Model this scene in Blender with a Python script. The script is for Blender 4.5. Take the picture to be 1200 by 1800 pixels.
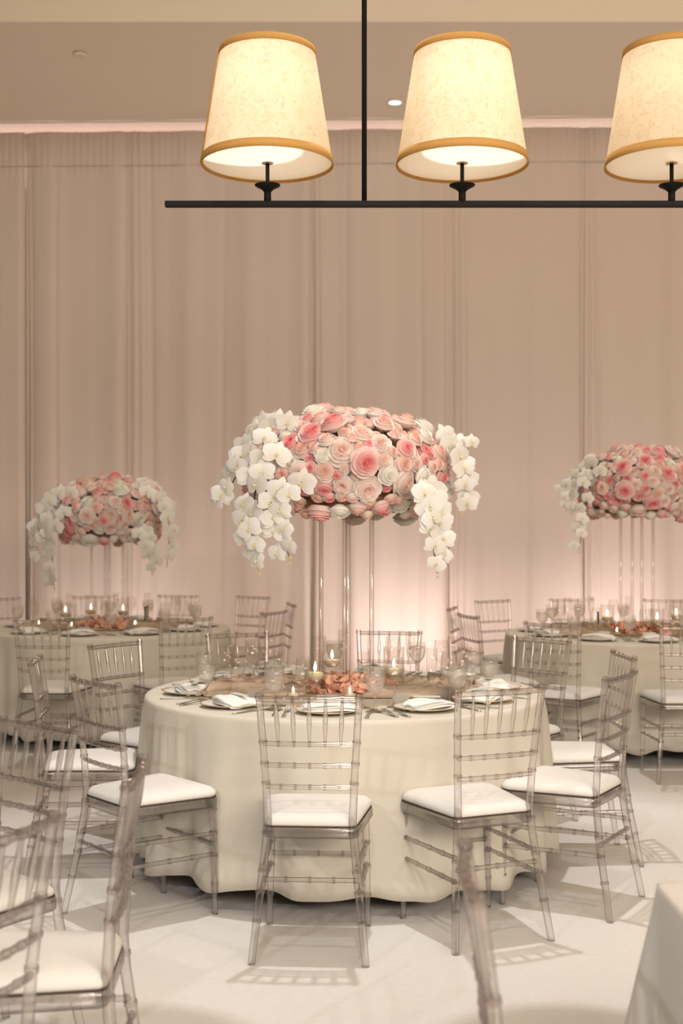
import bpy, bmesh, math, random
from mathutils import Vector, Matrix, Quaternion, noise
R = math.radians
S = bpy.context.scene
COL = S.collection
for o in list(bpy.data.objects): bpy.data.objects.remove(o)

# ------------------------------------------------------------------ camera, world, lights
F = 2224.0; HOR = 928.0; EYE = 1.5
cd = bpy.data.cameras.new('camera'); cam = bpy.data.objects.new('camera', cd); COL.objects.link(cam)
cam.location = (0, 0, EYE); cam.rotation_euler = (R(90), 0, 0)
cd.sensor_fit = 'VERTICAL'; cd.sensor_height = 36; cd.sensor_width = 24; cd.lens = F / 1800 * 36
cd.shift_y = (HOR - 900) / 1800
cd.dof.use_dof = True; cd.dof.focus_distance = 4.9; cd.dof.aperture_fstop = 3.2
cd.clip_start = 0.05
S.camera = cam
S.view_settings.view_transform = 'Standard'; S.view_settings.look = 'None'
S.view_settings.gamma = 1; S.view_settings.use_curve_mapping = False
S.view_settings.exposure = -0.06
S.cycles.use_denoising = True
S.cycles.max_bounces = 10; S.cycles.diffuse_bounces = 4; S.cycles.glossy_bounces = 4
S.cycles.transmission_bounces = 8; S.cycles.transparent_max_bounces = 48
S.cycles.caustics_reflective = False; S.cycles.caustics_refractive = False
S.cycles.sample_clamp_indirect = 6

w = bpy.data.worlds.new('world'); S.world = w; w.use_nodes = True
w.node_tree.nodes['Background'].inputs[0].default_value = (1.0, 0.84, 0.66, 1)
w.node_tree.nodes['Background'].inputs[1].default_value = 0.14

def aim(o, tgt):
    o.rotation_euler = (Vector(tgt) - o.location).to_track_quat('-Z', 'Y').to_euler()
def spot(name, loc, tgt, e, deg, blend, col=(1, .98, .95), rad=.06):
    l = bpy.data.lights.new(name, 'SPOT'); l.energy = e; l.color = col; l.spot_size = R(deg); l.spot_blend = blend
    l.shadow_soft_size = rad
    o = bpy.data.objects.new(name, l); COL.objects.link(o); o.location = loc; aim(o, tgt); return o
def area(name, loc, tgt, e, sx, sy, col):
    l = bpy.data.lights.new(name, 'AREA'); l.shape = 'RECTANGLE'; l.size = sx; l.size_y = sy; l.energy = e; l.color = col
    o = bpy.data.objects.new(name, l); COL.objects.link(o); o.location = loc; aim(o, tgt); return o

MID = (0.012, 5.73); LEFT = (-1.72, 9.35); RIGHT = (2.05, 8.87)
spot('pin_spot_middle', (.15, 5.35, 5.8), (.1, 5.2, 0), 470, 52, .4)
spot('pin_spot_left', (-1.6, 9.0, 5.4), (-1.7, 9.2, 0), 150, 34, .5, (1, .93, .84))
spot('pin_spot_right', (2.1, 8.6, 5.4), (2.1, 8.7, 0), 260, 55, .5)
spot('pin_spot_front', (-.2, 1.3, 5.8), (.2, 2.9, 0), 235, 76, .5)
spot('front_stage_spot', (-3.5, -1.5, 4.1), (0.2, 7.0, 1.1), 310, 72, .5, (.94, .965, 1.0), .05)
area('room_fill', (3.2, -2.5, 3.3), (2.4, 10, 4.6), 570, 6, 1.6, (1, .85, .70))  # unseen warm fill added behind the camera to brighten drapes and ceiling
for x, e in ((-2.15, 9), (.6, 14), (2.65, 12), (-4.8, 8), (5.2, 10)):
    area('drape_uplight', (x, 11.75, .1), (x, 12.6, 1.5), e, .3, .12, (1, .89, .91))
o = area('cove_glow', (0, 12.88, 5.0), (0, 12.9, 6), 28, 13, .05, (1, .80, .80)); o.rotation_euler = (R(180), 0, -.03)

# ------------------------------------------------------------------ helpers
def mat(name): 
    m = bpy.data.materials.new(name); m.use_nodes = True
    return m, m.node_tree, m.node_tree.nodes['Principled BSDF']
def pmat(name, col, rough=.6, spec=.3, metal=0, nscale=0, namp=.06, bump=0, bscale=60, sheen=0, trans=0):
    m, t, b = mat(name)
    b.inputs['Base Color'].default_value = (*col, 1); b.inputs['Roughness'].default_value = rough
    b.inputs['Specular IOR Level'].default_value = spec; b.inputs['Metallic'].default_value = metal
    if sheen: b.inputs['Sheen Weight'].default_value = sheen
    tc = t.nodes.new('ShaderNodeTexCoord')
    if nscale:
        n = t.nodes.new('ShaderNodeTexNoise'); n.inputs['Scale'].default_value = nscale; n.inputs['Detail'].default_value = 4
        t.links.new(tc.outputs['Object'], n.inputs['Vector'])
        r = t.nodes.new('ShaderNodeMapRange'); r.inputs[3].default_value = 1 - namp; r.inputs[4].default_value = 1 + namp
        t.links.new(n.outputs[0], r.inputs[0])
        x = t.nodes.new('ShaderNodeVectorMath'); x.operation = 'SCALE'; x.inputs[0].default_value = col
        t.links.new(r.outputs[0], x.inputs['Scale']); t.links.new(x.outputs[0], b.inputs['Base Color'])
    if trans:
        tl = t.nodes.new('ShaderNodeBsdfTranslucent'); tl.inputs[0].default_value = (*col, 1); mx = t.nodes.new('ShaderNodeMixShader'); mx.inputs[0].default_value = trans
        t.links.new(b.outputs[0], mx.inputs[1]); t.links.new(tl.outputs[0], mx.inputs[2]); t.links.new(mx.outputs[0], t.nodes['Material Output'].inputs[0])
    if bump:
        n = t.nodes.new('ShaderNodeTexNoise'); n.inputs['Scale'].default_value = bscale; n.inputs['Detail'].default_value = 3
        t.links.new(tc.outputs['Object'], n.inputs['Vector'])
        bp = t.nodes.new('ShaderNodeBump'); bp.inputs['Strength'].default_value = bump; bp.inputs['Distance'].default_value = .01
        t.links.new(n.outputs[0], bp.inputs['Height']); t.links.new(bp.outputs[0], b.inputs['Normal'])
    return m

def clear_mat(name, core, edge, gloss=.5, bend=.15, pw_=2.2):
    """clear plastic: light passes, the rounded edges read darker, a Fresnel gloss and a little refraction on top"""
    m = bpy.data.materials.new(name); m.use_nodes = True; t = m.node_tree; t.nodes.clear()
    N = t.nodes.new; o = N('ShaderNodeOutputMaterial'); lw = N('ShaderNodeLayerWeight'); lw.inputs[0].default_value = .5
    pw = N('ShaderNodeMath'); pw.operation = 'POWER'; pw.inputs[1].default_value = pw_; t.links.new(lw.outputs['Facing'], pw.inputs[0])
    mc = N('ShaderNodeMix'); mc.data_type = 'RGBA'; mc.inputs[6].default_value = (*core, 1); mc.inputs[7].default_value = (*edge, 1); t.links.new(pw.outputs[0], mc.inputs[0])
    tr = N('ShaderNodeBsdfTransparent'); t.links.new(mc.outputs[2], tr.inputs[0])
    rf = N('ShaderNodeBsdfRefraction'); rf.inputs['IOR'].default_value = 1.25; rf.inputs['Roughness'].default_value = .02; rf.inputs['Color'].default_value = (*core, 1)
    m1 = N('ShaderNodeMixShader'); m1.inputs[0].default_value = bend; t.links.new(tr.outputs[0], m1.inputs[1]); t.links.new(rf.outputs[0], m1.inputs[2])
    g = N('ShaderNodeBsdfGlossy'); g.inputs['Roughness'].default_value = .12; g.inputs[0].default_value = (1, .98, .97, 1)
    mr = N('ShaderNodeMapRange'); mr.inputs[3].default_value = .09; mr.inputs[4].default_value = gloss; t.links.new(pw.outputs[0], mr.inputs[0])
    m2 = N('ShaderNodeMixShader'); t.links.new(mr.outputs[0], m2.inputs[0]); t.links.new(m1.outputs[0], m2.inputs[1]); t.links.new(g.outputs[0], m2.inputs[2])
    t.links.new(m2.outputs[0], o.inputs[0])
    return m
def thin_mat(name, tcol, ior=1.45, milk=0, milkcol=(.9, .88, .85)):
    """thin clear glass wall: straight-through with a Fresnel reflection"""
    m = bpy.data.materials.new(name); m.use_nodes = True; t = m.node_tree; t.nodes.clear()
    o = t.nodes.new('ShaderNodeOutputMaterial'); mx = t.nodes.new('ShaderNodeMixShader')
    tr = t.nodes.new('ShaderNodeBsdfTransparent'); tr.inputs[0].default_value = (*tcol, 1)
    g = t.nodes.new('ShaderNodeBsdfGlossy'); g.inputs['Roughness'].default_value = .05
    fr = t.nodes.new('ShaderNodeLayerWeight'); fr.inputs[0].default_value = .5
    pw = t.nodes.new('ShaderNodeMath'); pw.operation = 'POWER'; pw.inputs[1].default_value = 3.5
    mr = t.nodes.new('ShaderNodeMapRange'); mr.inputs[3].default_value = .03; mr.inputs[4].default_value = .42
    t.links.new(fr.outputs['Facing'], pw.inputs[0]); t.links.new(pw.outputs[0], mr.inputs[0]); t.links.new(mr.outputs[0], mx.inputs[0])
    base = tr
    if milk:
        d = t.nodes.new('ShaderNodeBsdfDiffuse'); d.inputs[0].default_value = (*milkcol, 1)
        tl = t.nodes.new('ShaderNodeBsdfTranslucent'); tl.inputs[0].default_value = (*milkcol, 1)
        a = t.nodes.new('ShaderNodeAddShader'); m2 = t.nodes.new('ShaderNodeMixShader'); m2.inputs[0].default_value = milk
        m3 = t.nodes.new('ShaderNodeMixShader'); m3.inputs[0].default_value = .5
        t.links.new(d.outputs[0], m3.inputs[1]); t.links.new(tl.outputs[0], m3.inputs[2])
        t.links.new(tr.outputs[0], m2.inputs[1]); t.links.new(m3.outputs[0], m2.inputs[2]); base = m2
        t.nodes.remove(a)
    t.links.new(base.outputs[0], mx.inputs[1]); t.links.new(g.outputs[0], mx.inputs[2]); t.links.new(mx.outputs[0], o.inputs[0])
    return m
def petal_mat(name, inner, outer, edge=None):
    m, t, b = mat(name)
    at = t.nodes.new('ShaderNodeAttribute'); at.attribute_name = 'tint'
    r = t.nodes.new('ShaderNodeValToRGB'); r.color_ramp.elements[0].color = (*inner, 1); r.color_ramp.elements[1].color = (*outer, 1)
    r.color_ramp.elements[0].position = .1; r.color_ramp.elements[1].position = .75
    if edge:
        e = r.color_ramp.elements.new(1.0); e.color = (*edge, 1)
    t.links.new(at.outputs['Fac'], r.inputs[0]); t.links.new(r.outputs[0], b.inputs['Base Color'])
    b.inputs['Roughness'].default_value = .6; b.inputs['Specular IOR Level'].default_value = .2
    tl = t.nodes.new('ShaderNodeBsdfTranslucent'); t.links.new(r.outputs[0], tl.inputs[0])
    mx = t.nodes.new('ShaderNodeMixShader'); mx.inputs[0].default_value = .25
    out = t.nodes['Material Output']
    t.links.new(b.outputs[0], mx.inputs[1]); t.links.new(tl.outputs[0], mx.inputs[2]); t.links.new(mx.outputs[0], out.inputs[0])
    return m
def emit_mat(name, col, s):
    m = bpy.data.materials.new(name); m.use_nodes = True; t = m.node_tree; t.nodes.clear()
    o = t.nodes.new('ShaderNodeOutputMaterial'); e = t.nodes.new('ShaderNodeEmission')
    e.inputs[0].default_value = (*col, 1); e.inputs[1].default_value = s; t.links.new(e.outputs[0], o.inputs[0]); return m

def me_from(name, bm, m, smooth=True):
    me = bpy.data.meshes.new(name); bm.normal_update(); bm.to_mesh(me); bm.free()
    for mm in (m if isinstance(m, (list, tuple)) else [m]): me.materials.append(mm)
    if smooth: me.polygons.foreach_set('use_smooth', [True] * len(me.polygons))
    return me
def add(name, me, parent=None, loc=(0, 0, 0), rot=None, scale=None):
    o = bpy.data.objects.new(name, me); COL.objects.link(o); o.location = loc
    if rot is not None:
        if isinstance(rot, Quaternion): o.rotation_mode = 'QUATERNION'; o.rotation_quaternion = rot
        else: o.rotation_euler = rot
    if scale is not None: o.scale = (scale,) * 3 if isinstance(scale, (int, float)) else scale
    if parent: o.parent = parent
    return o
def tag(o, label=None, cat=None, group=None, kind=None):
    if label: o['label'] = label
    if cat: o['category'] = cat
    if group: o['group'] = group
    if kind: o['kind'] = kind
    return o
def thing(name, label, cat, loc=(0, 0, 0), rz=0, group=None):
    o = bpy.data.objects.new(name, None); COL.objects.link(o); o.location = loc; o.rotation_euler = (0, 0, rz); o.empty_display_size = .1
    return tag(o, label, cat, group)
def sweep(bm, pts, rad, n=8, caps=True, seg=None):
    pts = [Vector(p) for p in pts]
    if not isinstance(rad, (list, tuple)): rad = [rad] * len(pts)
    rings = []; up = None
    for i, p in enumerate(pts):
        t = (pts[min(i + 1, len(pts) - 1)] - pts[max(i - 1, 0)]).normalized()
        if up is None:
            up = Vector((0, 0, 1)) if abs(t.z) < .9 else Vector((0, 1, 0))
        a = t.cross(up).normalized(); b = a.cross(t).normalized(); up = b
        rings.append([bm.verts.new(p + (a * math.cos(k * math.tau / n) + b * math.sin(k * math.tau / n)) * rad[i]) for k in range(n)])
    for si, (r0, r1) in enumerate(zip(rings, rings[1:])):
        for k in range(n):
            f = bm.faces.new((r0[k], r0[(k + 1) % n], r1[(k + 1) % n], r1[k]))
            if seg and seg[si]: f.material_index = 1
    if caps:
        bm.faces.new(rings[0][::-1]); bm.faces.new(rings[-1])
def lathe(bm, prof, n=20, mi=0):
    rings = []
    for r, z in prof:
        if r < 1e-5: rings.append([bm.verts.new((0, 0, z))])
        else: rings.append([bm.verts.new((r * math.cos(k * math.tau / n), r * math.sin(k * math.tau / n), z)) for k in range(n)])
    for a, b in zip(rings, rings[1:]):
        for k in range(n):
            k2 = (k + 1) % n
            if len(a) == 1 and len(b) == 1: break
            if len(a) == 1: f = bm.faces.new((a[0], b[k2], b[k]))
            elif len(b) == 1: f = bm.faces.new((a[k], a[k2], b[0]))
            else: f = bm.faces.new((a[k], a[k2], b[k2], b[k]))
            f.material_index = mi
def box(bm, c, s, bev=0, rot=None):
    r = bmesh.ops.create_cube(bm, size=1)
    vs = r['verts']
    for v in vs: v.co = Vector((v.co.x * s[0], v.co.y * s[1], v.co.z * s[2]))
    if bev:
        es = list({e for v in vs for e in v.link_edges})
        g = bmesh.ops.bevel(bm, geom=es, offset=bev, segments=2, profile=.5, affect='EDGES')
        vs = list({v for f in g['faces'] for v in f.verts} | {v for v in vs if v.is_valid})
    for v in vs:
        if rot: v.co = rot @ v.co
        v.co += Vector(c)
def polyring(pts, knots, r, kr, kw=.006):
    """points and radii along pts (polyline) with a bamboo knuckle at each fraction in knots"""
    L = [0]
    for a, b in zip(pts, pts[1:]): L.append(L[-1] + (Vector(b) - Vector(a)).length)
    T = L[-1]; st = set(L)
    for k in knots:
        c = k * T
        for d in (-kw, -kw * .88, kw * .88, kw):
            if 0 <= c + d <= T: st.add(c + d)
    out = []; rr = []
    for s in sorted(st):
        i = max(j for j in range(len(L)) if L[j] <= s + 1e-9); i = min(i, len(L) - 2)
        f = (s - L[i]) / (L[i + 1] - L[i]); out.append(Vector(pts[i]).lerp(Vector(pts[i + 1]), f))
        dm = min([abs(s - k * T) for k in knots] or [9]); base = r(s / T) if callable(r) else r
        rr.append(base + (kr if dm <= kw * .94 else 0))
    ss = sorted(st); polyring.seg = [int(min([abs((a + b) / 2 - k * T) for k in knots] or [9]) < kw) for a, b in zip(ss, ss[1:])]
    return out, rr
def px(x, y, d): return Vector(((x - 600) / F * d, d, EYE - (y - HOR) / F * d))

# ------------------------------------------------------------------ materials
M_cloth = pmat('cream_linen', (.70, .665, .585), .85, .15, nscale=400, namp=.05, bump=.12, bscale=700)
M_cush = pmat('white_cushion', (.79, .775, .75), .85, .1, nscale=60, namp=.03, bump=.1, bscale=500)
M_floor = pmat('white_carpet', (.78, .76, .735), .95, .05, nscale=35, namp=.05, bump=.3, bscale=260)
M_ceil = pmat('painted_ceiling', (.86, .755, .61), .9, .1, nscale=6, namp=.02)
M_wall = pmat('pale_wall', (.80, .72, .68), .9, .1, nscale=5, namp=.02)
M_drape = pmat('blush_drape', (.76, .64, .555), .85, .1, nscale=240, namp=.04, sheen=.15)
M_hem = pmat('drape_hem', (.62, .51, .44), .9, .1, nscale=240, namp=.04)
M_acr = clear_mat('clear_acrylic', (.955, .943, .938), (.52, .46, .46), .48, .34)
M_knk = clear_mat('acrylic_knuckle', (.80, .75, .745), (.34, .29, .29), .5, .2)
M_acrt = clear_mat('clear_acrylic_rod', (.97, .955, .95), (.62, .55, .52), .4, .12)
M_glass = thin_mat('clear_glass', (.985, .98, .97))
M_water = thin_mat('iced_water', (.98, .97, .95), milk=.28, milkcol=(.96, .94, .92))
M_black = pmat('black_metal', (.004, .0035, .003), .6, .2, nscale=30)
M_dark = pmat('dark_plastic', (.02, .018, .017), .6, .3, nscale=30)
M_board_shade = pmat('seat_board_gap_shade', (.09, .065, .055), .7, .2, nscale=40)  # dark board colour that also paints the gap shadow under the cushion
M_china = pmat('white_china', (.84, .82, .78), .25, .5, nscale=10, namp=.02)
M_rim = pmat('gold_rim', (.75, .55, .30), .3, .5, metal=.7, nscale=10)
M_napkin = pmat('white_napkin', (.88, .875, .85), .9, .1, nscale=200, namp=.04, bump=.1, bscale=500)
M_menu = pmat('menu_card', (.60, .64, .58), .8, .1, nscale=40, namp=.04)
M_card = pmat('place_card', (.90, .88, .84), .8, .1, nscale=40, namp=.03, trans=.4)
M_silver = pmat('silver_cutlery', (.62, .58, .52), .25, .5, metal=1, nscale=20)
M_gauze = pmat('taupe_gauze', (.58, .46, .35), .95, .05, nscale=45, namp=.9, bump=.4, bscale=250)
tt = M_gauze.node_tree
_n = [n for n in tt.nodes if n.type == 'TEX_NOISE'][0]; _mp = tt.nodes.new('ShaderNodeMapping'); _mp.inputs['Scale'].default_value = (.10, 1.0, 1.0)
tt.links.new([n for n in tt.nodes if n.type == 'TEX_COORD'][0].outputs['Object'], _mp.inputs[0]); tt.links.new(_mp.outputs[0], _n.inputs['Vector'])
M_petal = pmat('coral_petals', (.95, .57, .43), .6, .2, nscale=30, namp=.15)
M_wax = pmat('cream_wax', (.90, .80, .62), .5, .3, nscale=20, namp=.03)
M_wax.node_tree.nodes['Principled BSDF'].inputs['Subsurface Weight'].default_value = .2
M_flame = emit_mat('candle_flame', (1, .82, .52), 22)
M_wick = pmat('wick', (.03, .025, .02), .9, nscale=20)
M_stem = pmat('orchid_stem', (.10, .075, .035), .7, nscale=40)
M_leaf = pmat('rose_leaf', (.075, .055, .035), .6, nscale=40, namp=.3)
M_foam = pmat('peach_base', (.42, .24, .14), .9, .1, nscale=30, namp=.3)
M_lip = pmat('orchid_lip', (.80, .70, .40), .6, nscale=60, namp=.2)
M_rose = {'peach': petal_mat('peach_rose', (.90, .54, .46), (.94, .75, .67), (.95, .85, .80)),
          'pink': petal_mat('pink_rose', (.90, .30, .33), (.94, .64, .60), (.95, .81, .77)),
          'blush': petal_mat('blush_rose', (.91, .66, .58), (.94, .82, .76), (.95, .89, .85)),
          'white': petal_mat('white_rose', (.90, .87, .76), (.93, .91, .85), (.94, .92, .88))}
M_orchid = petal_mat('white_orchid', (.88, .86, .76), (.92, .91, .87), (.93, .92, .90))

# ------------------------------------------------------------------ the room
def wy(x): return 12.62 - .03 * x            # drape plane
def struct(name, bm, m, smooth=False): return tag(add(name, me_from(name, bm, m, smooth)), kind='structure')
bm = bmesh.new(); box(bm, (0, 5, -.05), (22, 20, .1)); struct('floor', bm, M_floor)
bm = bmesh.new(); box(bm, (0, 0, 0), (22, .2, 6.6)); o = struct('wall_back', bm, M_wall); o.location = (0, 13.15, 3.3); o.rotation_euler = (0, 0, math.atan(-.03))
ZS = 5.57
bm = bmesh.new(); box(bm, (0, 11.695, ZS + .6), (22, 3.05, 1.2), .01); struct('ceiling_1', bm, M_ceil)
bm = bmesh.new(); box(bm, (0, 2.5, 6.65), (22, 15.1, .1)); struct('ceiling_2', bm, M_ceil)

# drapes: gathered panels, each its own curtain
def curtain(px0, px1, seed, label):
    x0 = (px0 - 600) / F * 12.62; x1 = (px1 - 600) / F * 12.62
    rnd = random.Random(seed); W = x1 - x0; n = max(30, int(W / .012)); top = ZS - .095
    zs = [0.02, .25, .6, 1.0, 1.5, 2.0, 2.6, 3.2, 3.8, 4.3, 4.7, 4.95, 5.05, 5.12, top]
    waves = [(math.tau / rnd.uniform(.6, .9), rnd.uniform(0, 6), .022), (math.tau / rnd.uniform(.27, .36), rnd.uniform(0, 6), .009), (math.tau / rnd.uniform(.10, .14), rnd.uniform(0, 6), .0012)]
    creases = [(rnd.uniform(.04, .96), rnd.uniform(.012, .035), rnd.uniform(.010, .028)) for _ in range(max(2, int(W * 1.6)))] + [(0.0, .035, .06), (1.0, .03, .05), (.055, .012, .035)]
    bm = bmesh.new(); rows = []
    for z in zs:
        f = min(1, (top - z) / 3.0); row = []
        for i in range(n + 1):
            u = i / n; x = x0 + W * u; y = 0
            for k, ph, a in waves: y += a * math.sin(k * x + ph + .25 * math.sin(z * .7 + ph) * f) * (.45 + .55 * f)
            for c, wd, dp in creases: y += dp * math.exp(-((u * W - c * W - .02 * math.sin(z * .5 + c * 9)) / wd) ** 2) * (.35 + .65 * f)
            if z > 5.06: y += .004 * math.sin(x * 95 + seed)
            row.append(bm.verts.new((x, wy(x) + y, z)))
        rows.append(row)
    for a, b in zip(rows, rows[1:]):
        for i in range(n): bm.faces.new((a[i], a[i + 1], b[i + 1], b[i]))
    c = add('curtain', me_from('curtain', bm, M_drape)); tag(c, label, 'curtain', 'blush drapes along the back wall')
    md = c.modifiers.new('thick', 'SOLIDIFY'); md.thickness = .004
    bm = bmesh.new(); sweep(bm, [(x0 + W * i / 40, wy(x0 + W * i / 40) - .010, ZS - .44) for i in range(41)], .006, 5)
    add('rod_pocket_seam', me_from('rod_pocket_seam', bm, M_hem), c)
CUR = [(-560, -300, 'blush drape panel far beyond the left edge'), (-300, 40, 'blush drape panel hanging leftmost, behind the left edge of the left table'),
       (40, 222, 'blush drape panel directly behind the left flower centrepiece'), (222, 545, 'blush drape panel between the left and middle flower centrepieces'),
       (545, 790, 'blush drape panel behind the hanging rod and middle flower centrepiece'), (790, 1026, 'blush drape panel between middle and right flower centrepieces'),
       (1026, 1330, 'blush drape panel hanging rightmost, behind the right flower centrepiece'), (1330, 1640, 'blush drape panel far beyond the right flower centrepiece')]
for i, (a, b, l) in enumerate(CUR): curtain(a, b, 11 + i * 7, l)
bm = bmesh.new(); sweep(bm, [(-6.6, wy(-6.6) + .05, ZS - .12), (6.6, wy(6.6) + .05, ZS - .12)], .02, 8)
tag(add('drape_rail', me_from('drape_rail', bm, M_black)), 'thin black rail behind the top edge of the blush drapes', 'rail')

# ceiling fittings
t = thing('ceiling_light', 'small round recessed downlight, lit, in the ceiling beside the hanging rod', 'ceiling light', px(694, 179, (ZS - EYE) * F / (HOR - 179)))
t.location.z = ZS
bm = bmesh.new(); lathe(bm, [(.058, -.001), (.085, -.003), (.086, -.012), (.060, -.014), (.055, -.004)], 28); add('trim_ring', me_from('trim_ring', bm, M_china), t)
bm = bmesh.new(); lathe(bm, [(0, -.0035), (.03, -.004), (.058, -.005)], 24); add('lens', me_from('lens', bm, emit_mat('downlight_lens', (1, .95, .88), 9)), t)
t = thing('sprinkler_cap', 'flat round sprinkler cover in the ceiling above the left drapes', 'sprinkler', px(141, 93, (ZS - EYE) * F / (HOR - 93)))
t.location.z = ZS
bm = bmesh.new(); lathe(bm, [(0, -.020), (.058, -.020), (.062, -.016), (.06, -.013), (.03, -.012)], 24); add('cover_plate', me_from('cover_plate', bm, M_ceil), t)
bm = bmesh.new(); lathe(bm, [(.045, -.014), (.045, 0.0), (.03, 0), (.03, -.014)], 20); add('collar', me_from('collar', bm, M_hem), t)

# ------------------------------------------------------------------ chandelier
DC = 4.4
def shade_mat():
    m, t, b = mat('parchment_shade')
    tc = t.nodes.new('ShaderNodeTexCoord'); n = t.nodes.new('ShaderNodeTexNoise'); n.inputs['Scale'].default_value = 34; n.inputs['Detail'].default_value = 8; n.inputs['Roughness'].default_value = .75; n.inputs['Distortion'].default_value = 1.2
    t.links.new(tc.outputs['Object'], n.inputs['Vector'])
    r = t.nodes.new('ShaderNodeValToRGB'); e = r.color_ramp.elements
    e[0].position = .32; e[0].color = (.74, .57, .36, 1); e[1].position = .50; e[1].color = (.90, .78, .60, 1)
    t.links.new(n.outputs[0], r.inputs[0])
    d = t.nodes.new('ShaderNodeBsdfDiffuse'); tl = t.nodes.new('ShaderNodeBsdfTranslucent'); mx = t.nodes.new('ShaderNodeMixShader'); mx.inputs[0].default_value = .6
    t.links.new(r.outputs[0], d.inputs[0]); t.links.new(r.outputs[0], tl.inputs[0])
    t.links.new(d.outputs[0], mx.inputs[1]); t.links.new(tl.outputs[0], mx.inputs[2]); t.links.new(mx.outputs[0], t.nodes['Material Output'].inputs[0])
    return m
M_shade = shade_mat()
def transl(name, col, f):
    m, t, b = mat(name); d = t.nodes.new('ShaderNodeBsdfDiffuse'); tl = t.nodes.new('ShaderNodeBsdfTranslucent'); mx = t.nodes.new('ShaderNodeMixShader'); mx.inputs[0].default_value = f
    n = t.nodes.new('ShaderNodeTexNoise'); n.inputs['Scale'].default_value = 120
    tc = t.nodes.new('ShaderNodeTexCoord'); t.links.new(tc.outputs['Object'], n.inputs['Vector'])
    r = t.nodes.new('ShaderNodeMapRange'); r.inputs[3].default_value = .95; r.inputs[4].default_value = 1.05; t.links.new(n.outputs[0], r.inputs[0])
    x = t.nodes.new('ShaderNodeVectorMath'); x.operation = 'SCALE'; x.inputs[0].default_value = col; t.links.new(r.outputs[0], x.inputs['Scale'])
    t.links.new(x.outputs[0], d.inputs[0]); t.links.new(x.outputs[0], tl.inputs[0])
    t.links.new(d.outputs[0], mx.inputs[1]); t.links.new(tl.outputs[0], mx.inputs[2]); t.links.new(mx.outputs[0], t.nodes['Material Output'].inputs[0]); return m
M_band = transl('tan_band', (.62, .36, .12), .25)
M_diff = transl('white_diffuser', (.90, .87, .80), .6)
k = DC / F
barz = px(0, 359, DC).z
ch = thing('chandelier', 'long black linear chandelier with a row of parchment drum shades', 'chandelier', (px(640, 0, DC).x, DC, barz))
cx = ch.location.x
X0 = px(290, 0, DC).x - cx; X1 = px(1700, 0, DC).x - cx
bm = bmesh.new(); box(bm, ((X0 + X1) / 2, 0, 0), (X1 - X0, .024, .021), .003); add('bar', me_from('bar', bm, M_black, False), ch)
for xx in (0, px(1410, 0, DC).x - cx):
    bm = bmesh.new(); sweep(bm, [(0, 0, .008), (0, 0, 6.58 - barz)], .009, 10); o = add('hanging_rod', me_from('hanging_rod', bm, M_black), ch, (xx, 0, 0))
    bm = bmesh.new(); lathe(bm, [(0, .02), (.012, .02), (.07, .035), (.075, .05), (.075, .06)], 20); add('canopy', me_from('canopy', bm, M_black), o, (0, 0, 6.54 - barz))
rb = 115 * k; rt = 83 * k; zb = px(0, 291, DC).z - barz; zt = px(0, 88, DC).z - barz
def shell(prof): 
    bm = bmesh.new(); lathe(bm, prof, 56); return bm
def rad(z): return rb + (rt - rb) * (z - zb) / (zt - zb)
bh = .030
me_sh = me_from('lamp_shade', shell([(rad(z), z) for z in [zb + bh * .9, zb + .15, zb + .3, zt - bh * .5]]), M_shade)
def bandp(z0, z1): return [(rad(z0) - .001, z0), (rad(z0) + .003, z0), (rad(z1) + .003, z1), (rad(z1) - .001, z1), (rad(z0) - .001, z0)]
me_b1 = me_from('trim_band', shell(bandp(zb, zb + bh)), M_band); me_b2 = me_from('trim_band', shell(bandp(zt - bh * .8, zt)), M_band)
me_df = me_from('diffuser', shell([(0.012, zb + .012), (rad(zb) - .004, zb + .010)]), M_diff)
bm = bmesh.new(); sweep(bm, [(0, 0, 0), (0, 0, .055)], .0125, 12); 
me_st = me_from('stem', bm, M_black)
bm = bmesh.new(); lathe(bm, [(.010, .040), (.022, .052), (.044, .064), (.045, .067), (.020, .071), (.007, .075), (.007, zb + .02)], 24); me_cup = me_from('drip_cup', bm, M_black)
bm = bmesh.new(); lathe(bm, [(0, zb + .006), (.020, zb + .006), (.021, zb + .009), (0, zb + .014)], 18); me_fin = me_from('finial', bm, M_rim)
bm = bmesh.new(); sweep(bm, [(rad(zb) * .9999 + .0035, 0, zb), (rad(zt) + .0035, 0, zt)], .003, 6); me_seam = me_from('seam', bm, M_band)
for i, lx in enumerate((470, 812, 1180, 1545)):
    xx = px(lx, 0, DC).x - cx
    s = add('lamp_shade', me_sh, ch, (xx, 0, 0))
    add('trim_band', me_b1, s); add('trim_band', me_b2, s); add('diffuser', me_df, s)
    if i == 0: add('seam', me_seam, s, rot=(0, 0, R(188)))
    o = add('stem', me_st, ch, (xx, 0, 0)); add('drip_cup', me_cup, o); add('finial', me_fin, o)
    l = bpy.data.lights.new('bulb', 'POINT'); l.energy = 1.0; l.color = (1, .93, .84); l.shadow_soft_size = .05
    b = bpy.data.objects.new('bulb', l); COL.objects.link(b); b.location = (cx + xx, DC, barz + zb + (zt - zb) * .66)

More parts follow.
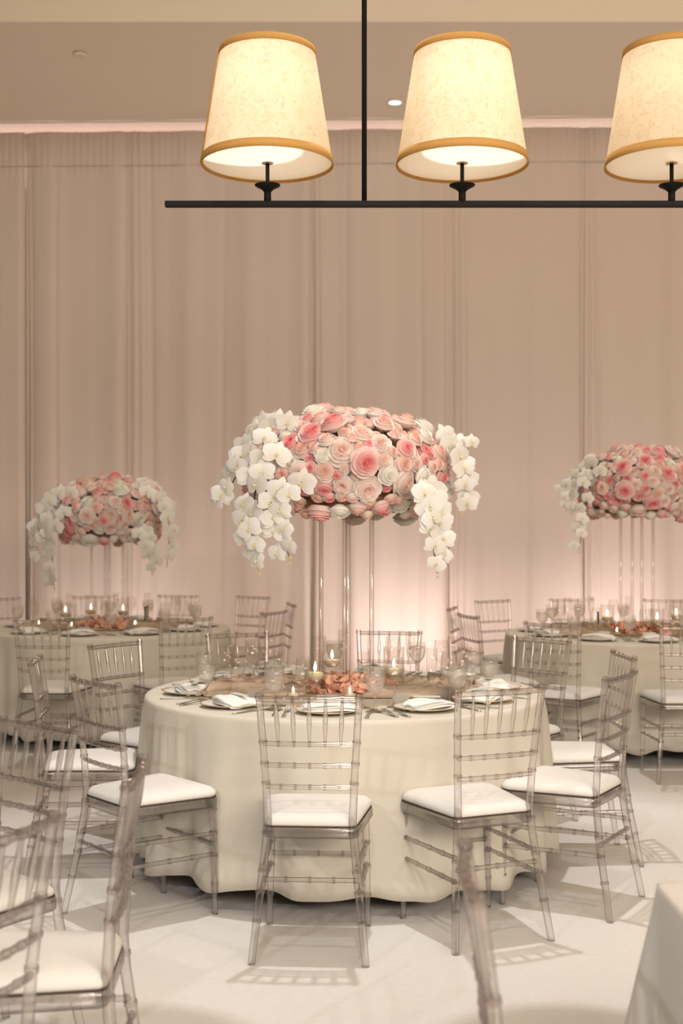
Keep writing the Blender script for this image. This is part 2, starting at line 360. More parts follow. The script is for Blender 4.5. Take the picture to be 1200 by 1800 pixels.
# ------------------------------------------------------------------ chiavari chairs
def chair_parts():
    P = []
    RP = [(.197, -.262, 0), (.184, -.240, .12), (.170, -.215, .25), (.154, -.195, .40), (.148, -.190, .48), (.154, -.198, .62), (.163, -.213, .76), (.174, -.238, .93)]
    def rp_at(z):
        for a, b in zip(RP, RP[1:]):
            if a[2] <= z <= b[2]: return Vector(a).lerp(Vector(b), (z - a[2]) / (b[2] - a[2]))
    for s in (1, -1):
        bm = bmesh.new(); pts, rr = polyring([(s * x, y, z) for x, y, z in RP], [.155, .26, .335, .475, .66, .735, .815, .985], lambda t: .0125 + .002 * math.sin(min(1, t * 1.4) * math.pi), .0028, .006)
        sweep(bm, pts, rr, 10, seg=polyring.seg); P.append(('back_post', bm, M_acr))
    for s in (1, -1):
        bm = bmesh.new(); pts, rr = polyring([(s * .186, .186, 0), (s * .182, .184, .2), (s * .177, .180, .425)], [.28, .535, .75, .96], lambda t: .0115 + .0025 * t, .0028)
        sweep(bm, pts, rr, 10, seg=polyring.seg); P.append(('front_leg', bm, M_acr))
    # trapezoid seat frame, rounded corners
    def outline(inset, n=5):
        cs = [(.205, .205, .05), (-.205, .205, .05), (-.168, -.195, .03), (.168, -.195, .03)]
        out = []
        for i, (x, y, r) in enumerate(cs):
            x -= math.copysign(inset, x); y -= math.copysign(inset, y); r = max(.008, r - inset * .5)
            ccx = x - math.copysign(r, x); ccy = y - math.copysign(r, y)
            for q in range(n + 1):
                a = math.pi / 2 * (i + q / n) ; out.append((ccx + r * math.cos(a), ccy + r * math.sin(a)))
        return out
    def rings(bm, levels, close_top=False, close_bot=False, loop=False):
        rs = [[bm.verts.new((x, y, z(x, y) if callable(z) else z)) for x, y in outline(ins)] for ins, z in levels]
        pairs = list(zip(rs, rs[1:])) + ([(rs[-1], rs[0])] if loop else [])
        for a, b in pairs:
            n = len(a)
            for k in range(n): bm.faces.new((a[k], a[(k + 1) % n], b[(k + 1) % n], b[k]))
        if close_top: bm.faces.new(rs[-1])
        if close_bot: bm.faces.new(rs[0][::-1])
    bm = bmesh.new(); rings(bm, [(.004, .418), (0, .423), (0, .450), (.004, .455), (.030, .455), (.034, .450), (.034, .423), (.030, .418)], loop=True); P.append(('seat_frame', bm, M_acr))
    bm = bmesh.new(); rings(bm, [(.014, .459), (.007, .4605), (.003, .468), (.006, .480), (.020, .493), (.05, .502), (.10, .507), (.15, .508)], True, True); P.append(('seat_cushion', bm, M_cush))
    bm = bmesh.new(); rings(bm, [(.004, .4552), (.003, .4556), (.003, .4588), (.004, .459)], True, True); P.append(('seat_board_gap_shade', bm, M_board_shade))  # thin dark board, put in as the shadow line between cushion and frame
    # rails
    zr = [.910, .752, .676, .600]
    for i, z in enumerate(zr):
        a = rp_at(z); b = Vector((-a.x, a.y, a.z)); bow = -.012 if i == 0 else -.010
        pts = [a.lerp(b, q / 8) + Vector((0, bow * math.sin(math.pi * q / 8), 0)) for q in range(9)]
        ks = [1 / 6, 2 / 6, 3 / 6, 4 / 6, 5 / 6]
        bm = bmesh.new(); p, rr = polyring(pts, ks, .0085 if i else .0105, .0022, .005); sweep(bm, p, rr, 8, seg=polyring.seg); P.append(('top_rail' if i == 0 else 'back_rail', bm, M_acr))
    at = rp_at(.910); ab = rp_at(.752)
    for j in range(1, 6):
        f = 1 - 2 * j / 6; p0 = Vector((ab.x * f, ab.y - .008, .758)); p1 = Vector((at.x * f, at.y - .010, .902))
        pts = [p0.lerp(p1, q / 6) for q in range(7)]; rr = [.0050, .0058, .0078, .0085, .0078, .0058, .0050]
        bm = bmesh.new(); sweep(bm, pts, rr, 8); P.append(('spindle', bm, M_acr))
    def st(a, b, n=4, r=.0085):
        bm = bmesh.new(); a = Vector(a); b = Vector(b); p, rr = polyring([a, b], [i / n for i in range(1, n)] + [.03, .97], r, .0024, .005); sweep(bm, p, rr, 8, seg=polyring.seg); P.append(('stretcher', bm, M_acr))
    for s in (1, -1):
        for z in (.320, .240):
            q = rp_at(z); st((s * q.x, q.y, z), (s * .182, .184, z - .006))
    q = rp_at(.280); st((q.x, q.y, .280), (-q.x, q.y, .280)); st((.182, .184, .272), (-.182, .184, .272))
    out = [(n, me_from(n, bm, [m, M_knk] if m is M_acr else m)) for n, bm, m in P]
    for n, me in out:
        if n != 'seat_cushion': me.set_sharp_from_angle(angle=R(54))
    return out
CH = chair_parts()
def chair(x, y, rz, label, group):
    t = thing('chiavari_chair', label, 'chair', (x, y, 0), rz, group)
    for n, me in CH: add(n, me, t)
    return t
def around(c, deg, r, label, group, twist=0):
    a = R(deg); return chair(c[0] + r * math.sin(a), c[1] - r * math.cos(a), a + R(twist), label, group)
G = 'clear chairs around the middle table'
B = 'clear acrylic chair '
for deg, r, tw, l in [
    (-5.5, 1.13, 2, 'with its back to us at the front centre of the middle table'),
    (25.8, 1.065, -3, 'with its back to us, right of the front centre chair'),
    (55, 1.07, 4, 'side-on at the right of the middle table, nearer of the two'),
    (93, 1.035, 0, 'side-on at the right of the middle table, behind the nearer one'),
    (129, 1.10, 6, 'at the back right of the middle table, before the right table'),
    (169, 1.13, 2, 'at the back of the middle table, behind the flower stand rods'),
    (-154, 1.08, 0, 'at the back left of the middle table, among the goblets'),
    (-117, 1.06, -8, 'at the left of the middle table, before the left table'),
    (-83, 1.12, 0, 'side-on at the left of the middle table, tucked behind another'),
    (-44, 1.09, -6, 'at the front left of the middle table, its whole seat showing')]:
    around(MID, deg, r + .010, B + l, G, tw)
G = 'clear chairs around the left table'
for deg, r, tw, l in [
    (-6, 1.22, 0, 'with its back to us at the front of the left table'),
    (30, 1.22, 0, 'with its back to us at the front right of the left table'),
    (64, 1.16, 0, 'at the right of the left table, half hidden by the middle goblets'),
    (101, 1.13, 0, 'seen edge-on at the far right of the left table'),
    (144, 1.42, 0, 'by the drapes, behind the right end of the left table'),
    (168, 1.30, 0, 'behind the left table, just right of the flower stand'),
    (-165, 1.20, 0, 'behind the left table, seen between the flower stand rods'),
    (-135, 1.30, 0, 'at the back of the left table, by the left edge')]:
    around(LEFT, deg, r, B + l, G, tw)
G = 'clear chairs around the right table'
for deg, r, tw, l in [
    (0, 1.20, 0, 'with its back to us at the front of the right table'),
    (-33, 1.20, 2, 'with its back to us at the front left of the right table'),
    (-68, 1.06, -6, 'turned in at the left of the right table, nearest of three'),
    (-104, 1.05, 0, 'seen edge-on at the left of the right table, middle of three'),
    (-146, 1.27, 0, 'at the back left of the right table, farthest of three'),
    (-173, 1.22, 0, 'behind the right table, left of the flower stand rods'),
    (157, 1.20, 0, 'behind the right table, right of the flower stand rods')]:
    around(RIGHT, deg, r, B + l, G, tw)
G = 'clear chairs in the near foreground'
chair(-1.05, 3.55, R(139), B + 'in the left foreground, its ladder back square to us', G)
chair(-.727, 3.0, R(93), B + 'in the left foreground, edge-on with its cushion showing', G)
chair(-.865, 2.48, R(67.6), B + 'blurred in the lower left corner, nearest on that side', G)
chair(.456, 2.14, R(-92.3), B + 'blurred at the bottom, a single post before the grey table', G)

# ------------------------------------------------------------------ tables and cloths
def round_table(c, name, lab, seed, R0=.885, folds=15):
    t = thing('round_table', 'round folding banquet table hidden under the %s cream cloth' % lab, 'table', (c[0], c[1], 0))
    bm = bmesh.new(); lathe(bm, [(0, .735), (R0 - .01, .735), (R0, .740), (R0, .752), (R0 - .004, .756), (0, .756)], 64); add('tabletop', me_from('tabletop', bm, M_dark), t)
    for a in (R(20), R(160), R(200), R(340)):
        bm = bmesh.new(); x, y = .55 * math.cos(a), .55 * math.sin(a)
        sweep(bm, [(x * 1.1, y * 1.1, 0), (x * 1.1, y * 1.1, .06), (x, y, .4), (x, y, .736)], .016, 8); add('leg', me_from('leg', bm, M_black), t)
    rnd = random.Random(seed); ph = [rnd.uniform(0, 6.28) for _ in range(6)]; N = 220
    def fold(th):
        s = math.sin(folds * th + 1.3 * math.sin(2 * th + ph[0]) + .8 * math.sin(3 * th + ph[1]) + ph[2])
        s2 = math.sin((folds * 2 + 1) * th + ph[3] + 1.2 * math.sin(th * 2 + ph[4]))
        return (.5 + .5 * s) ** 1.9 * (.75 + .25 * math.sin(3 * th + ph[5])) + .14 * s2
    prof = [(.02, .7595, 0), (.4, .7595, 0), (.7, .7595, 0), (R0 - .02, .7595, 0), (R0 + .001, .7585, 0), (R0 + .0065, .752, 0), (R0 + .008, .74, 0.02)]
    for q in range(1, 13): prof.append((R0 + .008 + .012 * q / 12, .74 - q * .652 / 12, (q / 12) ** .6))
    bm = bmesh.new(); rows = []; ctr = bm.verts.new((0, 0, .7595))
    for r, z, s in prof:
        row = []
        for i in range(N):
            th = i * math.tau / N; f = fold(th); rr = r + s * (.055 * f + .010 * math.sin(47 * th + 2 * math.sin(5 * th + ph[1])) * (1 - .5 * s) * (.5 + .5 * math.sin(2 * th + ph[4])))
            thv = th + .09 * s * math.cos(folds * th + ph[2]) / folds * 2
            zz = z - (.03 * f * s * s if s > .1 else 0) + (.012 * math.sin(3 * th + ph[0]) * s)
            row.append(bm.verts.new((rr * math.cos(thv), rr * math.sin(thv), zz)))
        rows.append(row)
    for i in range(N): bm.faces.new((ctr, rows[0][i], rows[0][(i + 1) % N]))
    for a, b in zip(rows, rows[1:]):
        for i in range(N): bm.faces.new((a[i], b[i], b[(i + 1) % N], a[(i + 1) % N]))
    o = add('tablecloth', me_from('tablecloth', bm, M_cloth), loc=(c[0], c[1], 0))
    tag(o, 'floor-length cream cloth draped over the %s round table' % lab, 'tablecloth', 'cream round tablecloths')
    md = o.modifiers.new('thick', 'SOLIDIFY'); md.thickness = .002; md.offset = 1
round_table(MID, 'middle', 'middle', 4)
round_table(LEFT, 'left', 'left', 9)
round_table(RIGHT, 'right', 'right', 14)
TZ = .7618

# near right corner of a rectangular table
rt_c = (.655, 2.66)
t = thing('rectangular_table', 'rectangular table in the near right corner, under a plain grey cloth', 'table', (1.57, 2.28, 0))
bm = bmesh.new(); box(bm, (0, 0, .74), (1.82, .75, .03), .004); add('tabletop', me_from('tabletop', bm, M_dark, False), t)
for sx in (-.7, .7):
    for sy in (-.28, .28):
        bm = bmesh.new(); sweep(bm, [(sx, sy, 0), (sx, sy, .73)], .016, 8); add('leg', me_from('leg', bm, M_black), t)
bm = bmesh.new(); hx, hy = .918, .383; pth = []
def rrect(rc, n=8):
    out = []
    for i, (sx, sy) in enumerate(((1, 1), (-1, 1), (-1, -1), (1, -1))):
        for q in range(n + 1):
            a = math.pi / 2 * (i + q / n); out.append((sx * (hx - rc) + rc * math.cos(a), sy * (hy - rc) + rc * math.sin(a), (math.cos(a), math.sin(a)), math.sin(math.pi * q / n)))
        nx, ny = ((-1, 1), (-1, -1), (1, -1), (1, 1))[i]
        x0, y0 = out[-1][:2]; a = math.pi / 2 * (i + 1); x1, y1 = nx * (hx - rc) + rc * math.cos(a), ny * (hy - rc) + rc * math.sin(a)
        for q in range(1, 16): out.append((x0 + (x1 - x0) * q / 16, y0 + (y1 - y0) * q / 16, (math.cos(a), math.sin(a)), 0))
    return out
rows = []; ctr = bm.verts.new((0, 0, .7595))
for z, s, ins in [(.7595, 0, .03), (.7595, 0, .008), (.757, 0, 0.002), (.748, .01, 0)] + [(.748 - q * .70 / 10, q / 10, 0) for q in range(1, 11)]:
    rows.append([bm.verts.new((x - d[0] * ins + d[0] * s * (.025 + .16 * c + .012 * math.sin(x * 21 + y * 17)), y - d[1] * ins + d[1] * s * (.025 + .16 * c + .012 * math.sin(x * 21 + y * 17)), z)) for x, y, d, c in rrect(.045)])
n = len(rows[0])
for i in range(n): bm.faces.new((ctr, rows[0][i], rows[0][(i + 1) % n]))
for a, b in zip(rows, rows[1:]):
    for i in range(n): bm.faces.new((a[i], b[i], b[(i + 1) % n], a[(i + 1) % n]))
tag(add('tablecloth', me_from('tablecloth', bm, pmat('grey_linen', (.72, .69, .65), .85, .15, nscale=400, namp=.05, bump=.12, bscale=700)), loc=(1.57, 2.28, 0)), 'plain cloth over the rectangular table in the near right corner', 'tablecloth')

# ------------------------------------------------------------------ roses and orchids
def petal(bm, lay, phi, wid, r0, r1, h0, h1, curl, tint, nu=4, nv=4, cup=.25):
    g = []
    for j in range(nv + 1):
        v = j / nv; row = []
        for i in range(nu + 1):
            u = -1 + 2 * i / nu; vv = v * (1 - .22 * u * u)
            a = phi + u * wid * .5 * (.35 + .65 * math.sin(min(1, .25 + v) * math.pi * .62))
            r = r0 + (r1 - r0) * (vv ** .8) + curl * vv ** 4 - cup * .06 * u * u * r1 * 0
            z = h0 + (h1 - h0) * vv - abs(curl) * .6 * vv ** 6
            vt = bm.verts.new((r * math.cos(a), r * math.sin(a), z)); vt[lay] = min(1, max(0, tint + .22 * (v - .5))); row.append(vt)
        g.append(row)
    for j in range(nv):
        for i in range(nu): bm.faces.new((g[j][i], g[j][i + 1], g[j + 1][i + 1], g[j + 1][i]))
def rose_mesh(name, m, seed, kind):
    rnd = random.Random(seed); bm = bmesh.new(); lay = bm.verts.layers.float.new('tint')
    if kind == 'open': L = [(3, .12, .52, .02), (4, .23, .58, .03), (5, .35, .60, .04), (6, .48, .56, .05), (6, .62, .47, .07), (7, .77, .33, .10), (7, .92, .12, .13)]
    elif kind == 'bud': L = [(3, .16, .92, .02), (3, .32, .90, .03), (4, .50, .78, .06), (5, .68, .56, .09), (5, .84, .25, .13)]
    else: L = [(3, .12, .68, .02), (4, .24, .72, .03), (5, .39, .69, .04), (5, .55, .60, .06), (6, .73, .43, .09), (6, .90, .16, .14)]
    ph = 0
    for i, (c, r1, h1, cu) in enumerate(L):
        t = i / (len(L) - 1)
        for q in range(c):
            petal(bm, lay, ph + q * math.tau / c + rnd.uniform(-.15, .15), math.tau / c * 1.55, max(.03, r1 * .72 - .06), r1 * rnd.uniform(.93, 1.05), h1 - .50, h1 * rnd.uniform(.94, 1.04), cu * rnd.uniform(.8, 1.3), t)
        ph += 1.1
    # inner body closing the gaps between the petal rings
    dome = [bm.verts.new((0, 0, L[0][2] - .16))]; dome[0][lay] = 0; prev = None
    for i, (c, r1, h1, cu) in enumerate(L):
        ring = [bm.verts.new((r1 * .97 * math.cos(k * math.tau / 10), r1 * .97 * math.sin(k * math.tau / 10), h1 - .17)) for k in range(10)]
        for v in ring: v[lay] = i / (len(L) - 1) * .8
        for k in range(10):
            if prev: bm.faces.new((prev[k], ring[k], ring[(k + 1) % 10], prev[(k + 1) % 10]))
            else: bm.faces.new((dome[0], ring[k], ring[(k + 1) % 10]))
        prev = ring
    # calyx so no rose is hollow from behind
    vs = []
    for rr, z in ((.0, -.45), (.45, -.36), (.75, -.1)):
        vs.append([bm.verts.new((rr * math.cos(k * math.tau / 8), rr * math.sin(k * math.tau / 8), z)) for k in range(8)] if rr else [bm.verts.new((0, 0, z))])
    for v in sum(vs, []): v[lay] = .8
    for k_ in range(8):
        bm.faces.new((vs[0][0], vs[1][(k_ + 1) % 8], vs[1][k_])); bm.faces.new((vs[1][k_], vs[1][(k_ + 1) % 8], vs[2][(k_ + 1) % 8], vs[2][k_]))
    return me_from(name, bm, m)
ROSE = {}
for ci, c in enumerate(M_rose):
    ROSE[c] = {'open': rose_mesh(c + '_rose', M_rose[c], 3 + ci, 'open'), 'mid': rose_mesh(c + '_rose', M_rose[c], 13 + ci, 'mid'), 'bud': rose_mesh(c + '_rose', M_rose[c], 23 + ci, 'bud')}
def orchid_mesh(seed):
    rnd = random.Random(seed); bm = bmesh.new(); lay = bm.verts.layers.float.new('tint')
    def tepal(ang, ln, wd, lift, z0, bend, rnd_p):
        nu, nv = 4, 5; g = []
        for j in range(nv + 1):
            v = j / nv; row = []
            wv = wd * (math.sin(math.pi * min(1, v ** rnd_p * .93 + .07)) ** .6)
            for i in range(nu + 1):
                u = -1 + 2 * i / nu
                x, y = u * wv, .03 + v * ln; z = z0 + lift * v + bend * v * v - .10 * wv * u * u * 1.2 + rnd.uniform(-.008, .008)
                vt = bm.verts.new((x * math.cos(ang) - y * math.sin(ang), x * math.sin(ang) + y * math.cos(ang), z)); vt[lay] = min(1, .05 + v * 1.6); row.append(vt)
            g.append(row)
        for j in range(nv):
            for i in range(nu): bm.faces.new((g[j][i], g[j][i + 1], g[j + 1][i + 1], g[j + 1][i]))
    for a in (0, R(125), R(-125)): tepal(a, .50, .17, -.02, .0, -.08, .9)
    for a in (R(78), R(-78)): tepal(a, .53, .30, .05, .02, -.10, .75)
    def lip(c, s):
        r = bmesh.ops.create_icosphere(bm, subdivisions=1, radius=1)
        fs = set()
        for v in r['verts']:
            v.co = Vector((v.co.x * s[0] + c[0], v.co.y * s[1] + c[1], v.co.z * s[2] + c[2])); v[lay] = .5; fs.update(v.link_faces)
        for f in fs: f.material_index = 1
    lip((0, -.07, .06), (.035, .075, .04)); lip((.045, -.03, .06), (.025, .04, .04)); lip((-.045, -.03, .06), (.025, .04, .04))
    return me_from('orchid', bm, [M_orchid, M_lip])
ORCH = [orchid_mesh(i) for i in range(3)]
def leaf_mesh():
    bm = bmesh.new(); g = []
    for j in range(6):
        v = j / 5; w_ = .22 * math.sin(math.pi * (v * .94 + .03)) ; g.append([bm.verts.new((w_ * u, v, .10 * abs(u) * w_ * 4 - .25 * v * v)) for u in (-1, 0, 1)])
    for a, b in zip(g, g[1:]):
        for i in (0, 1): bm.faces.new((a[i], a[i + 1], b[i + 1], b[i]))
    return me_from('leaf', bm, M_leaf)
LEAF = leaf_mesh()
def qalign(nv, spin, axis='Z'):
    q = Vector(nv).to_track_quat('Z', 'Y'); return q @ Quaternion((0, 0, 1), spin)

def centrepiece(c, zbot, ztop, ra, label, seed, pinkbias, sprays, nl=1.0):
    rnd = random.Random(seed)
    t = thing('flower_centerpiece', label, 'flower arrangement', (c[0], c[1], 0), 0, 'tall rose and orchid centrepieces')
    zc = zbot + (ztop - zbot) * .46; h = (ztop - zbot) * .54; hb = zc - zbot
    # acrylic stand
    for a in range(4):
        an = a * math.pi / 2 + .06; x, y = .115 * math.cos(an), .115 * math.sin(an)
        bm = bmesh.new(); sweep(bm, [(x, y, TZ + .012), (x, y, zbot + .05)], .0105, 10); add('acrylic_rod', me_from('acrylic_rod', bm, M_acrt), t)
    bm = bmesh.new(); box(bm, (0, 0, TZ + .006), (.30, .30, .012), .003); add('base_plate', me_from('base_plate', bm, M_acrt, False), t, rot=(0, 0, .8))
    bm = bmesh.new(); lathe(bm, [(0, zbot + .02), (ra * .66, zbot + .02), (ra * .78, zc - h * .25), (ra * .84, zc), (ra * .70, zc + h * .5), (ra * .44, zc + h * .72), (0, zc + h * .82)], 28); add('foam_form', me_from('foam_form', bm, M_foam), t)
    pts = []
    def samp():
        while True:
            u = rnd.uniform(-1, 1); th = rnd.uniform(0, math.tau); s = math.sqrt(1 - u * u)
            v = Vector((s * math.cos(th), s * math.sin(th), u)); zz = zc + (h if u > 0 else hb * 1.0) * u
            # flattened ellipsoid: squarer shoulders
            rr = ra * (1 - abs(u) ** 2.6) ** .5 if u > 0 else ra * (1 - .26 * abs(u) ** 1.5)
            if u < -.92: continue
            p = Vector((rr * v.x / max(s, 1e-3), rr * v.y / max(s, 1e-3), zz))
            nn = Vector((v.x / ra, v.y / ra, u / (h if u > 0 else hb * 1.3))).normalized()
            return p, nn
    def place(count, rad_, tries, choose):
        k_ = 0
        for _ in range(tries):
            if k_ >= count: break
            p, nn = samp()
            if p.y > .25 * ra and (rad_ < .035 or (rad_ < .05 and rnd.random() < .6)): continue
            if all((p - q).length > (rad_ + r2) * .74 for q, r2 in pts):
                pts.append((p, rad_)); k_ += 1; col, kind = choose(p)
                s = rad_ * rnd.uniform(1.08, 1.25); nj = (nn + Vector((rnd.uniform(-.25, .25), rnd.uniform(-.25, .25), rnd.uniform(-.2, .3)))).normalized()
                add('rose', ROSE[col][kind], t, p - nn * s * .12 + nn * rnd.uniform(-.018, .026) * (rad_ / .04), qalign(nj, rnd.uniform(0, 6.28)), s)
    def col(p, big):
        side = p.x / ra
        r = rnd.random()
        if big: return ('pink' if r < .36 + .1 * pinkbias else 'white' if r < .66 else 'blush', 'open')
        if r < .17 + .15 * pinkbias: return ('pink', 'mid')
        if r < .42: return ('peach', rnd.choice(('mid', 'bud')))
        if r < .80: return ('blush', rnd.choice(('mid', 'open')))
        return ('white', 'mid')
    place(66, .056, 2500, lambda p: col(p, True))
    place(112, .040, 8000, lambda p: col(p, False))
    place(120, .027, 20000, lambda p: (rnd.choice(('peach', 'peach', 'blush', 'pink')), rnd.choice(('bud', 'mid'))))
    for _ in range(44):
        p, nn = samp()
        if p.z < zc + h * .6: add('leaf', LEAF, t, p - nn * .015, qalign((nn + Vector((rnd.uniform(-.8, .8), rnd.uniform(-.8, .8), rnd.uniform(-.8, .4)))).normalized(), rnd.uniform(0, 6.28)), rnd.uniform(.035, .06))
    # orchid sprays: curves given relative to the arrangement centre (x, y, z from the table cloth up)
    for path, n, sz in sprays:
        P = [Vector(p) for p in path]
        for p in P:
            u = (p.z - zc) / (h if p.z > zc else hb)
            if abs(u) < 1:
                lim = (ra * (1 - abs(u) ** 2.6) ** .5 if u > 0 else ra * (1 - .26 * abs(u) ** 1.5)) + .035; q = math.hypot(p.x, p.y)
                if q < lim: p.y = -math.sqrt(max(0, lim * lim - p.x * p.x)) if p.y <= .05 else p.y
        def at(f):
            f *= len(P) - 1; i = min(int(f), len(P) - 2); return P[i].lerp(P[i + 1], f - i)
        sm = [at(q / 14) for q in range(15)]
        for _ in range(2): sm = [sm[0]] + [(sm[i - 1] + sm[i] * 2 + sm[i + 1]) / 4 for i in range(1, 14)] + [sm[-1]]
        bm = bmesh.new(); sweep(bm, sm, [.0042 - .0022 * i / 14 for i in range(15)], 6); add('orchid_stem', me_from('orchid_stem', bm, M_stem), t)
        for q in range(n):
            f = (q + .6) / n; p = sm[int(f * 14)]; side = 1 if q % 2 else -1
            out = Vector((p.x, p.y, 0)).normalized() if Vector((p.x, p.y, 0)).length > .05 else Vector((0, -1, 0))
            fd = (out * .7 + Vector((0, -.75, .05)) + Vector((rnd.uniform(-.7, .7), rnd.uniform(-.2, .3), rnd.uniform(-.45, .35)))).normalized()
            tang = out.cross(Vector((0, 0, 1)))
            s = sz * 1.3 * rnd.uniform(.85, 1.1) * (1 - .25 * f)
            pos = p + tang * side * .028 + out * .025 + Vector((rnd.uniform(-.012, .012), -.02 + rnd.uniform(-.015, .015), rnd.uniform(-.01, .01)))
            q0 = fd.to_track_quat('Z', 'Y') @ Quaternion((0, 0, 1), rnd.uniform(-.5, .5))
            add('orchid', ORCH[(q + seed) % 3], t, pos, q0, s)
        # end buds
        bm = bmesh.new()
        for z_ in (0, -.022):
            r_ = bmesh.ops.create_icosphere(bm, subdivisions=1, radius=.009 + z_ * .1)
            for v in r_['verts']: v.co += Vector((0, 0, z_))
        add('orchid_bud', me_from('orchid_bud', bm, M_lip), t, sm[-1])
    return t
def rel(c, lst, d0):
    return [(((x - 600) / F * (d0 + dy) - c[0]), d0 + dy - c[1], EYE - (y - HOR) / F * (d0 + dy)) for x, y, dy in lst]
m = MID; d = MID[1]
spr = [(rel(m, [(500, 752, -.10), (455, 770, -.20), (420, 820, -.24), (398, 860, -.22), (392, 885, -.2)], d), 12, .095),
       (rel(m, [(480, 800, -.25), (445, 850, -.33), (440, 900, -.34), (440, 950, -.32), (452, 1000, -.30)], d), 13, .10),
       (rel(m, [(520, 850, -.40), (490, 880, -.42), (485, 930, -.40), (505, 980, -.38)], d), 10, .098),
       (rel(m, [(500, 740, .05), (465, 750, .0), (445, 790, .0), (425, 830, .02)], d), 8, .10),
       (rel(m, [(770, 770, -.1), (800, 800, -.16), (808, 850, -.16), (806, 895, -.14)], d), 10, .095),
       (rel(m, [(740, 860, -.40), (752, 895, -.42), (752, 940, -.40), (765, 1005, -.38)], d), 12, .098),
       (rel(m, [(780, 780, 0), (800, 775, -.04), (822, 775, -.05)], d), 4, .075),
       (rel(m, [(530, 760, .3), (470, 770, .38), (440, 840, .4)], d), 7, .095)]
def centre_fix(name): pass
centrepiece((m[0] + .01, m[1]), 1.55, 2.005, .45, 'tall middle centrepiece of pink roses with trailing white orchids on clear rods', 5, 0, spr)
m = LEFT; d = LEFT[1]
spr = [(rel(m, [(110, 870, -.1), (80, 900, -.2), (66, 950, -.2), (68, 985, -.2)], d), 11, .10),
       (rel(m, [(115, 900, -.3), (92, 940, -.32), (95, 990, -.3), (98, 1035, -.28)], d), 12, .10),
       (rel(m, [(135, 865, -.2), (100, 870, -.25), (85, 915, -.3), (90, 950, -.3)], d), 10, .11),
       (rel(m, [(255, 860, -.1), (285, 880, -.2), (302, 920, -.2), (296, 990, -.2)], d), 12, .10),
       (rel(m, [(245, 930, -.3), (262, 950, -.32), (265, 975, -.3), (270, 1005, -.3)], d), 8, .095),
       (rel(m, [(245, 850, .0), (275, 860, .0), (300, 895, .0)], d), 7, .10)]
centrepiece((m[0] - .01, m[1]), 1.385, 1.86, .385, 'lower left centrepiece of peach roses under white orchids on clear rods', 6, -.3, spr)
m = RIGHT; d = RIGHT[1]
spr = [(rel(m, [(1040, 830, -.1), (1010, 850, -.2), (995, 885, -.2), (1000, 900, -.2)], d), 9, .085),
       (rel(m, [(1030, 870, -.3), (1020, 905, -.32), (1018, 935, -.3), (1012, 965, -.3)], d), 6, .085),
       (rel(m, [(1035, 810, 0), (1000, 840, -.1), (982, 865, -.1)], d), 6, .085),
       (rel(m, [(1190, 800, -.1), (1230, 830, -.2), (1235, 900, -.2)], d), 8, .10)]
centrepiece((m[0] + .02, m[1]), 1.575, 2.05, .395, 'tall right centrepiece of pink roses cut by the right edge', 7, .4, spr)

# ------------------------------------------------------------------ tableware
def L(prof, m, n=20, name='x'):
    bm = bmesh.new(); lathe(bm, prof, n); return me_from(name, bm, m)
ME_foot = L([(0, .001), (.034, .001), (.036, .003), (.020, .007), (.007, .014), (.0045, .03), (.0045, .055), (.008, .066), (.012, .070)], M_acrt, 20, 'goblet_foot')
ME_bowl = L([(.012, .068), (.026, .078), (.037, .096), (.0425, .120), (.0425, .145), (.039, .172), (.0375, .172), (.041, .145), (.041, .120), (.0355, .097), (.024, .081), (.008, .072)], M_glass, 24, 'goblet_bowl')
ME_wat = L([(0, .073), (.022, .081), (.034, .098), (.0395, .120), (.0398, .150), (0, .150)], M_water, 24, 'iced_water')
ME_ff = L([(0, .001), (.030, .001), (.031, .003), (.015, .006), (.005, .012), (.0035, .03), (.0035, .085), (.006, .095)], M_acrt, 18, 'flute_foot')
ME_fb = L([(.006, .093), (.016, .110), (.022, .140), (.024, .180), (.023, .232), (.022, .232), (.023, .180), (.021, .141), (.014, .112), (.003, .098)], M_glass, 20, 'flute_bowl')
ME_wf = L([(0, .001), (.033, .001), (.034, .003), (.016, .006), (.005, .012), (.0038, .03), (.0038, .085), (.008, .095)], M_acrt, 18, 'wine_foot')
ME_wb = L([(.008, .093), (.026, .105), (.037, .130), (.038, .155), (.032, .205), (.0310, .205), (.037, .155), (.0358, .131), (.024, .108), (.004, .098)], M_glass, 22, 'wine_bowl')
ME_pl = L([(0, .004), (.085, .004), (.095, .007), (.128, .014), (.131, .016), (.128, .017), (.094, .010), (.084, .0075), (0, .0075)], M_china, 36, 'plate')
ME_pr = L([(.127, .0155), (.1325, .0150), (.133, .0172), (.1275, .0178), (.127, .0155)], M_rim, 36, 'gilt_rim')
